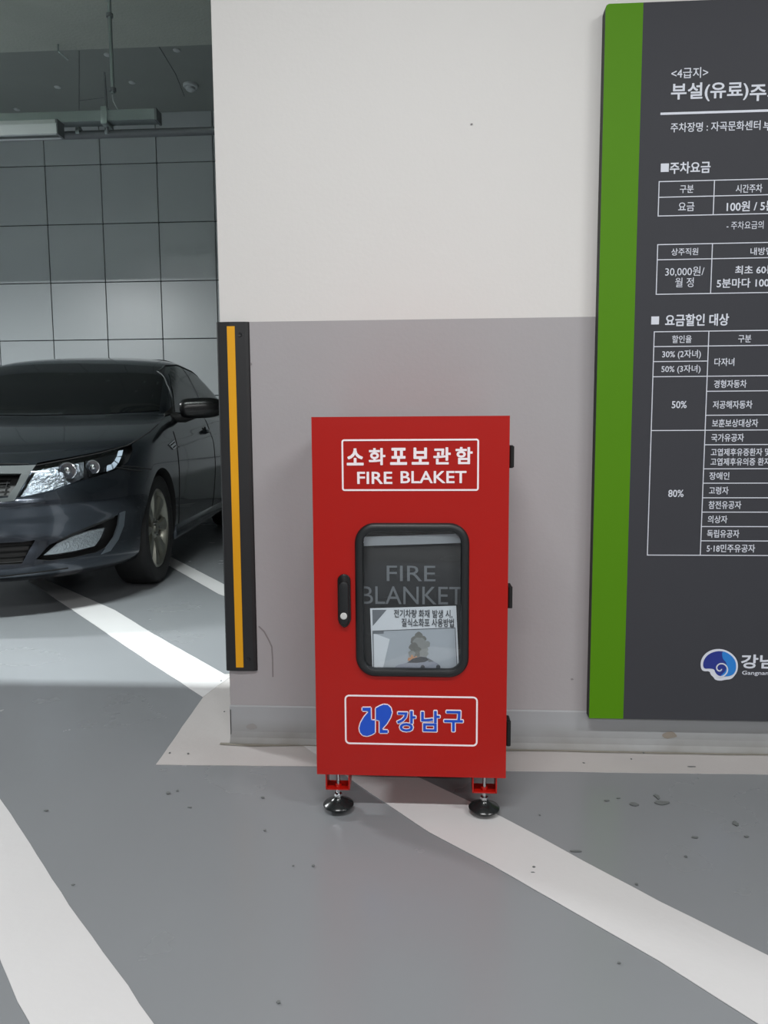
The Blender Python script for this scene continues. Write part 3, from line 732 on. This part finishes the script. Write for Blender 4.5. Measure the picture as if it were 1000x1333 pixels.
def patch(name, poly, cast, step, m, parent=car, off=.003, th=.006, indir=None, mir=False, smooth=True, sub=None):
    P = []
    for i, a in enumerate(poly):
        a = Vector(a); b2 = Vector(poly[(i+1) % len(poly)]); n = max(1, round((b2-a).length/step))
        for k in range(n): P.append(a.lerp(b2, k/n))
    nb = len(P); xs = [p.x for p in P]; ys = [p.y for p in P]; pts = list(P)
    x = min(xs)+step/2
    while x < max(xs):
        y = min(ys)+step/2
        while y < max(ys):
            if inpoly(x, y, [(p.x, p.y) for p in P]) and min((q-Vector((x, y))).length for q in P) > step*.45: pts.append(Vector((x, y)))
            y += step
        x += step
    r = delaunay_2d_cdt(pts, [(i, (i+1) % nb) for i in range(nb)], [], 1, 1e-7)
    V2, F2 = r[0], r[2]; top = []; bot = []
    for v in V2:
        h, n = cast((v.x, v.y)); t_ = h+n*off
        top.append(t_); bot.append(h+n*(off-th) if indir is None else h+Vector(indir))
    n = len(V2); fs = [tuple(f) for f in F2]; ec = {}
    for f in fs:
        for i in range(len(f)):
            e_ = (f[i], f[(i+1) % len(f)]); ec[e_] = ec.get(e_, 0)+1
    F = list(fs)+[tuple(i+n for i in f[::-1]) for f in fs]
    for (a, b2) in ec:
        if (b2, a) not in ec: F.append((b2, a, a+n, b2+n))
    objs = []
    for s in ((1, -1) if mir else (1,)):
        mb = MB(); mb.add([(s*p.x, p.y, p.z) for p in top+bot], F)
        me = mb.mesh(name)
        objs.append(me if m is None else link(name, me, m, parent if not isinstance(parent, (list, tuple)) else parent[0 if s == 1 else 1], smooth))
    return objs
# cutters
HL = [(45, 607), (60, 604), (90, 599), (120, 593), (150, 585), (166, 581), (166, 590), (160, 603), (150, 611), (120, 622), (90, 632), (60, 642), (35, 648), (20, 650)]
FG = [(44, 729), (60, 711), (90, 694), (120, 681), (150, 669), (158, 667), (154, 682), (147, 696), (136, 712), (120, 720), (90, 727), (60, 731)]
gr_px = [(0, 617.5), (28, 617), (21, 632), (10, 648), (0, 651)]
def uz(p): h, _ = cast_px(p); return (h.x, h.z)
gu = [uz(p) for p in gr_px[1:4]]
zt_, zb_ = uz((0, 617.5))[1], uz((0, 651))[1]
GR = [(-gu[0][0], gu[0][1]), (-gu[1][0], gu[1][1]), (-gu[2][0], gu[2][1]), (-.20, zb_-.005), (.20, zb_-.005), (gu[2][0], gu[2][1]), (gu[1][0], gu[1][1]), (gu[0][0], gu[0][1]), (.2, zt_+.004), (-.2, zt_+.004)]
iu = [uz(p) for p in ((28, 706), (43, 703), (26, 735))]
IN = [(-iu[0][0], iu[0][1]), (-iu[1][0], iu[1][1]), (-iu[2][0], iu[2][1]), (iu[2][0], iu[2][1]), (iu[1][0], iu[1][1]), (iu[0][0], iu[0][1])]
cut = MB()
cutters = []
cutters += patch('c', HL, cast_px, 6, None, off=.03, indir=(0, .13, 0), mir=True)
cutters += patch('c', FG, cast_px, 6, None, off=.03, indir=(0, .07, 0), mir=True)
cutters += patch('c', GR, cast_front, .05, None, off=.03, indir=(0, .06, 0))
cutters += patch('c', IN, cast_front, .05, None, off=.03, indir=(0, .07, 0))
for s in (-1, 1):
    for l in (.965, 3.76):
        c_ = MB(); c_.lathe([(.362, .62), (.362, 1.1)], 'x', 48, (0, l, .325)); me = c_.mesh('c')
        if s < 0:
            for v in me.vertices: v.co.x *= -1
            me.flip_normals()
        cutters.append(me)
body = link('body', bme, M_paint, car); bme.materials.append(M_matte)
for me in cutters:
    me.materials.clear(); me.materials.append(M_matte)
    co = bpy.data.objects.new('cut', me); COL.objects.link(co); co.matrix_world = Matrix()
    md = body.modifiers.new('b', 'BOOLEAN'); md.operation = 'DIFFERENCE'; md.solver = 'EXACT'; md.object = co; md.material_mode = 'TRANSFER'
par = body.parent; body.parent = None
bpy.context.view_layer.update()
dg = bpy.context.evaluated_depsgraph_get(); nm = bpy.data.meshes.new_from_object(body.evaluated_get(dg)); body.modifiers.clear(); body.data = nm; body.parent = par
for o in [x for x in bpy.data.objects if x.name.startswith('cut') and x.type == 'MESH' and not x.parent and x.name.split('.')[0] == 'cut']: bpy.data.objects.remove(o)
for p in nm.polygons: p.use_smooth = True
nm.set_sharp_from_angle(angle=math.radians(30))

# glass
WSb = [(-.755, 1.035), (-.4, 1.012), (0, 1.005), (.4, 1.012), (.755, 1.035), (.735, 1.12), (.70, 1.22), (.665, 1.31), (.635, 1.37), (.3, 1.393), (0, 1.400), (-.3, 1.393), (-.635, 1.37), (-.665, 1.31), (-.70, 1.22), (-.735, 1.12)]
patch('windshield', WSb, cast_front, .03, M_cglass, off=.004, th=.006)
patch('rear_window', [(-.6, 1.10), (.6, 1.10), (.48, 1.36), (-.48, 1.36)], cast_rear, .06, M_cglass, off=.0025, th=.006)
SW1 = [(1.72, 1.04), (1.80, 1.12), (1.93, 1.22), (2.10, 1.315), (2.28, 1.375), (2.50, 1.40), (2.56, 1.398), (2.66, 1.055)]
SW2 = [(2.73, 1.056), (2.63, 1.396), (2.95, 1.385), (3.25, 1.34), (3.50, 1.27), (3.62, 1.21), (3.56, 1.085)]
SW3 = [(3.61, 1.09), (3.66, 1.19), (3.80, 1.12), (3.84, 1.10)]
patch('side_window', SW1, cast_side, .03, M_sglass, off=.004, th=.006, mir=True)
patch('side_window', SW2, cast_side, .03, M_sglass, off=.004, th=.006, mir=True)
patch('side_window', SW3, cast_side, .03, M_sglass, off=.004, th=.006, mir=True)
patch('pillar_trim', [(2.66, 1.055), (2.73, 1.056), (2.63, 1.396), (2.56, 1.398)], cast_side, .05, M_black, off=.003, th=.006, mir=True)
patch('mirror_base', [(1.50, 1.00), (1.72, 1.03), (1.76, 1.085), (1.64, 1.05)], cast_side, .04, M_matte, off=.006, th=.01, mir=True)
def surf_tube(name, pts, cast, r, m, off=0, mir=True, sub=6, parent=car):
    P = []
    for i in range(len(pts)-1):
        a, b2 = Vector(pts[i]), Vector(pts[i+1])
        for k in range(sub): P.append(a.lerp(b2, k/sub))
    P.append(Vector(pts[-1])); Q = []
    for p in P:
        h, n = cast((p.x, p.y)); Q.append(h+n*off)
    for s in ((1, -1) if mir else (1,)): MB().tube([(s*q.x, q.y, q.z) for q in Q], r, 6).build(name, m, parent, smooth=True)
surf_tube('window_trim', [(1.66, 1.025), (1.74, 1.10), (1.90, 1.225), (2.08, 1.33), (2.28, 1.39), (2.52, 1.414), (2.95, 1.398), (3.27, 1.352), (3.52, 1.28), (3.70, 1.20), (3.88, 1.10)], cast_side, .005, M_trim, .003)
surf_tube('belt_trim', [(1.66, 1.025), (2.2, 1.038), (3.0, 1.058), (3.88, 1.09)], cast_side, .006, M_trim, .003)
G = M_gap
surf_tube('panel_gap', [(1.43, .90), (1.40, .78), (1.395, .60), (1.40, .40), (1.43, .28)], cast_side, .0035, G)
surf_tube('panel_gap', [(2.62, 1.05), (2.64, .85), (2.62, .55), (2.56, .28)], cast_side, .0035, G)
surf_tube('panel_gap', [(.62, .685), (.5, .70), (.43, .715)], cast_side, .0035, G)
surf_tube('body_crease', [(1.45, .80), (2.0, .835), (2.6, .865), (3.5, .90), (4.4, .93)], cast_side, .005, M_paint, -.001)
HG = [uz((x, y)) for x, y in ((48, 605.5), (90, 597.5), (130, 589.5), (166, 579))]
surf_tube('hood_gap', [(48, 606), (90, 598), (130, 590), (166, 580), (180, 572), (195, 562), (206, 552)], cast_px, .0035, G)
surf_tube('hood_gap', [(-.46, HG[0][1]+.006), (0, HG[0][1]+.012), (.46, HG[0][1]+.006)], cast_front, .004, G, mir=False, sub=10)
surf_tube('bumper_gap', [(158, 607), (175, 607.5), (197, 611)], cast_px, .003, G)
surf_tube('splitter_gap', [(-.62, .225), (-.3, .21), (0, .205), (.3, .21), (.62, .225)], cast_front, .004, G, mir=False, sub=8)
# rocker & vent & handles
for s in (-1, 1):
    MB().prism([(s*x, z) for x, z in ((.80, .19), (.870, .20), (.895, .225), (.893, .29), (.86, .33), (.80, .32))], 1.345, 3.38).build('sill', M_paint, car, bev=.01)
    for l in (2.44, 3.55):
        hz = .90 if l < 3 else .93
        h, n = cast_side((l, hz))
        u = h.x
        MB().tube([(s*(u-.01), l-.10, hz-.004), (s*(u+.022), l-.085, hz), (s*(u+.03), l, hz+.003), (s*(u+.022), l+.085, hz), (s*(u-.01), l+.10, hz-.004)], .012, 10).build('door_handle', M_paint, car, smooth=True)
        MB().lathe([(.045, .002), (.045, .006), (.02, .004)], 'x', 20, (0, 0, 0)).build('handle_cup', M_matte, car).location = (s*(u-.003), l, hz-.01)
vt = patch('side_vent', [(1.19, .818), (1.36, .845), (1.375, .80), (1.28, .785)], cast_side, .03, M_chrome, off=.006, th=.010, mir=True)
patch('vent_slot', [(1.22, .815), (1.345, .834), (1.35, .828), (1.225, .809)], cast_side, .03, M_matte, parent=vt, off=.0075, th=.004, mir=True)
patch('vent_slot', [(1.27, .800), (1.35, .812), (1.352, .806), (1.28, .795)], cast_side, .03, M_matte, parent=vt, off=.0075, th=.004, mir=True)
# mirrors
for s in (1, -1):
    rs = []; N = 18
    c0 = Vector((.92, 1.60, 1.055)); ln_m = .30
    for k in range(N+1):
        f = k/N; x = .865+ln_m*f
        e_ = math.sqrt(max(0, 1-abs(2*f-1)**(9 if f < .5 else 3.0))); e_ = max(e_, .05)
        hz = (.066+.004*math.sin(PI*f))*e_; hy = .075*e_; zc = 1.052+.012*f; yc = 1.64+.06*f
        ring = []
        for q in range(24):
            a = 2*PI*q/24; c_, s_ = math.cos(a), math.sin(a)
            ring.append((s*x, yc+(hy*math.copysign(abs(c_)**.8, c_) if c_ < 0 else .03*e_*c_), zc+hz*math.copysign(abs(s_)**.85, s_)))
        rs.append(ring)
    mo = MB().rings(rs).build('side_mirror', M_black, car, smooth=True)
    MB().tube([(s*.80, 1.63, .995), (s*.90, 1.645, .985), (s*.97, 1.66, 1.01)], .03, 12, rads=[.035, .026, .022]).build('mirror_arm', M_matte, mo, smooth=True)
    MB().lathe([(.052, 0), (.05, .004)], 'y', 24, (0, 0, 0)).build('mirror_glass', M_chrome, mo).location = (s*1.06, 1.70, 1.058)
    mo.children[-1].scale = (1.6, 1, 1)
# grille
gf = patch('grille', GR, cast_front, .04, M_mesh, off=-.045, th=.006)[0]
for k in range(6):
    z = zb_+(zt_-zb_)*(k+.5)/6
    surf_tube('grille_bar', [(-.40, z), (0, z), (.40, z)], cast_front, .0035, M_matte, -.03, mir=False, sub=10, parent=gf)
for k in range(-9, 10):
    u = k*.043
    surf_tube('grille_bar', [(u, zb_+.01), (u+.0, zt_-.01)], cast_front, .0030, M_matte, -.03, mir=False, sub=4, parent=gf)
def frame_patch(name, outer, inner, cast, m, off, th, parent=car, sub=5):
    def dens(P):
        r = []
        for i in range(len(P)):
            a, b2 = Vector(P[i]), Vector(P[(i+1) % len(P)]); r += [a.lerp(b2, k/sub) for k in range(sub)]
        return r
    O, I = dens(outer), dens(inner); n = len(O)
    def pt(p, o_):
        h, nn = cast((p.x, p.y)); return h+nn*o_
    R4 = [[pt(p, off) for p in O], [pt(p, off-th) for p in O], [pt(p, off-th) for p in I], [pt(p, off) for p in I]]
    return MB().rings(R4, loop=True).build(name, m, parent, smooth=True)
ou = [uz((47, 606)), uz((19, 652)), uz((0, 657))]
GO = [(-ou[0][0], ou[0][1]), (-(ou[0][0]+ou[1][0])/2, (ou[0][1]+ou[1][1])/2), (-ou[1][0], ou[1][1]), (-.22, ou[2][1]-.004), (.22, ou[2][1]-.004), (ou[1][0], ou[1][1]), ((ou[0][0]+ou[1][0])/2, (ou[0][1]+ou[1][1])/2), (ou[0][0], ou[0][1]), (.22, zt_+.034), (-.22, zt_+.034)]
frame_patch('grille_frame', GO, GR, cast_front, M_trim, .004, .012, gf)
it = patch('lower_intake', IN, cast_front, .05, M_mesh, off=-.05, th=.006)[0]
for k in range(4):
    z = iu[2][1]+(iu[0][1]-iu[2][1])*(k+.5)/4
    surf_tube('intake_bar', [(-.5, z), (0, z), (.5, z)], cast_front, .004, M_matte, -.035, mir=False, sub=8, parent=it)
# headlights
def at_px(px, py, d):
    h, n = cast_px((px, py)); return h + (CI3 @ ray(px, py)).normalized()*d
hp_ = patch('headlight', [(48, 608), (75, 603), (110, 597), (111, 620), (90, 629), (60, 639), (32, 646), (24, 648)], cast_px, 5, M_bowl, off=-.022, th=.006, mir=True)
patch('lens_cover', HL, cast_px, 5, M_lens, parent=hp_, off=.001, th=.003, mir=True)
patch('lamp_surround', [(112, 596), (150, 587), (163, 583), (163, 590), (157, 602), (148, 609), (118, 620)], cast_px, 5, M_black, parent=hp_, off=-.022, th=.006, mir=True)
for quad in ([(154.5, 586), (160.8, 585), (159.3, 592.5), (153, 593.5)], [(152, 594.5), (158.5, 594), (155, 602.5), (150, 598.5)], [(149, 600), (153.8, 603.5), (149.5, 609.5), (146.5, 602.5)], [(141, 605), (145.2, 604), (147.3, 610.5), (140.5, 613)]):
    patch('indicator_segment', quad, cast_px, 3, M_led, parent=hp_, off=-.004, th=.01, mir=True)
def round_lamp(px, py, r, d, par_, m, ln=.02):
    c = at_px(px, py, d)
    for s, pr_ in ((1, par_[0]), (-1, par_[1])):
        o = MB().lathe([(r, 0), (r*1.02, -.006), (r*.92, -.008), (r*.86, 0), (r*.8, ln*.4), (r*.5, ln), (.003, ln*1.1)], 'y', 28).build('projector', m, pr_, smooth=True)
        o.location = (s*c.x, c.y, c.z)
        b2 = MB().lathe([(r*.5, .004), (r*.46, -.006), (r*.3, -.014), (.002, -.017)], 'y', 24).build('bulb_lens', M_lens if m is M_bowl else M_chrome, pr_, smooth=True)
        b2.location = (s*c.x, c.y, c.z)
round_lamp(121, 608, .036, .006, hp_, M_chrome)
round_lamp(88, 613, .044, .006, hp_, M_chrome)
c_ = MB()
# fog lamps
fp = patch('fog_lamp', [(57, 723), (75, 708), (95, 699), (115, 693), (138, 688), (133, 700), (125, 711), (100, 717), (75, 721)], cast_px, 4, mat('fog_reflector', (196, 200, 196), .35, .6, bump=.8, bscale=90), off=-.012, th=.012, mir=True)
patch('lens_cover', [(55, 724), (75, 706), (95, 697), (115, 691), (140, 686), (134, 701), (125, 712.5), (100, 718.5), (75, 722.5)], cast_px, 4, M_lens, parent=fp, off=-.006, th=.003, mir=True)
patch('fog_lamp_brow', [(60, 711), (90, 694), (120, 681), (150, 669), (150, 674), (120, 687), (90, 700)], cast_px, 4, M_black, parent=fp, off=-.004, th=.02, mir=True)
patch('bumper_fin', [(155, 668), (162.5, 665), (160.5, 684), (153, 703), (143, 717), (131, 721.5), (137, 714), (148, 699), (153, 684)], cast_px, 4, M_chrome if False else mat('fin_silver', (112, 120, 128), .3, .7), off=.006, th=.012, mir=True)
# tail lights, plates for other views
patch('tail_light', [(4.45, .92), (4.72, .93), (4.74, .78), (4.5, .80)], cast_side, .05, M_red_l, off=.003, th=.006, mir=True)

# cabin mirror blob is hidden by tint; wheels
def tire_mesh():
    R0, hwid, ri = .328, .107, .232
    prof = [(ri, -hwid*.78), (ri+.012, -hwid*.92), (R0-.05, -hwid), (R0-.018, -hwid*.93), (R0-.004, -hwid*.78), (R0, -hwid*.5), (R0, hwid*.5), (R0-.004, hwid*.78), (R0-.018, hwid*.93), (R0-.05, hwid), (ri+.012, hwid*.92), (ri, hwid*.78)]
    return MB().lathe(prof, 'x', 56, loop=True).mesh('tire')
def rim_mesh():
    b = MB(); ri = .232
    b.lathe([(ri, .078), (ri+.002, .088), (ri-.008, .092), (ri-.018, .080), (ri-.024, .03), (ri-.03, -.08), (ri, -.083), (ri, .0)], 'x', 56, loop=True)
    for k in range(8):
        a = 2*PI*k/8+PI/2
        ca, sa = math.cos(a), math.sin(a)
        def P(r, t, x): return (x, r*ca-t*sa, r*sa+t*ca)
        rs = []
        for r, wd, x in ((.04, .016, .062), (.09, .020, .074), (.15, .030, .080), (.213, .048, .082)):
            rs.append([P(r, -wd, x-.022), P(r, -wd*.8, x-.004), P(r, 0, x+.004), P(r, wd*.8, x-.004), P(r, wd, x-.022)])
        b.rings(rs)
    b.lathe([(.062, .03), (.062, .066), (.05, .074), (.036, .070), (.034, .082), (.003, .085)], 'x', 28)
    return b.mesh('rim')
tm, rm = tire_mesh(), rim_mesh()
bmk = MB().lathe([(.15, -.02), (.15, .0), (.06, .005), (.06, .02)], 'x', 32).mesh('brake')
bk2 = MB().lathe([(.20, -.09), (.20, -.085)], 'x', 32).mesh('inner')
lug = MB()
for k in range(5):
    a = 2*PI*k/5; lug.lathe([(.008, .07), (.008, .084)], 'x', 8, (0, .045*math.cos(a), .045*math.sin(a)))
lm = lug.mesh('lug')
for me, m in ((tm, M_tire), (rm, M_alloy), (bmk, M_pipe), (bk2, M_matte), (lm, M_chrome)):
    me.materials.append(m)
    for p in me.polygons: p.use_smooth = True
    me.set_sharp_from_angle(angle=math.radians(35))
for s in (1, -1):
    for l in (.965, 3.76):
        wob = bpy.data.objects.new('wheel', tm); COL.objects.link(wob); wob.parent = car; wob.location = (s*.785, l, .328)
        if s < 0: wob.rotation_euler = (0, 0, PI)
        for nme, me in (('rim', rm), ('brake_disc', bmk), ('inner_shield', bk2), ('wheel_bolts', lm)):
            c = bpy.data.objects.new(nme, me); COL.objects.link(c); c.parent = wob
for me in list(bpy.data.meshes):
    if me.users == 0: bpy.data.meshes.remove(me)
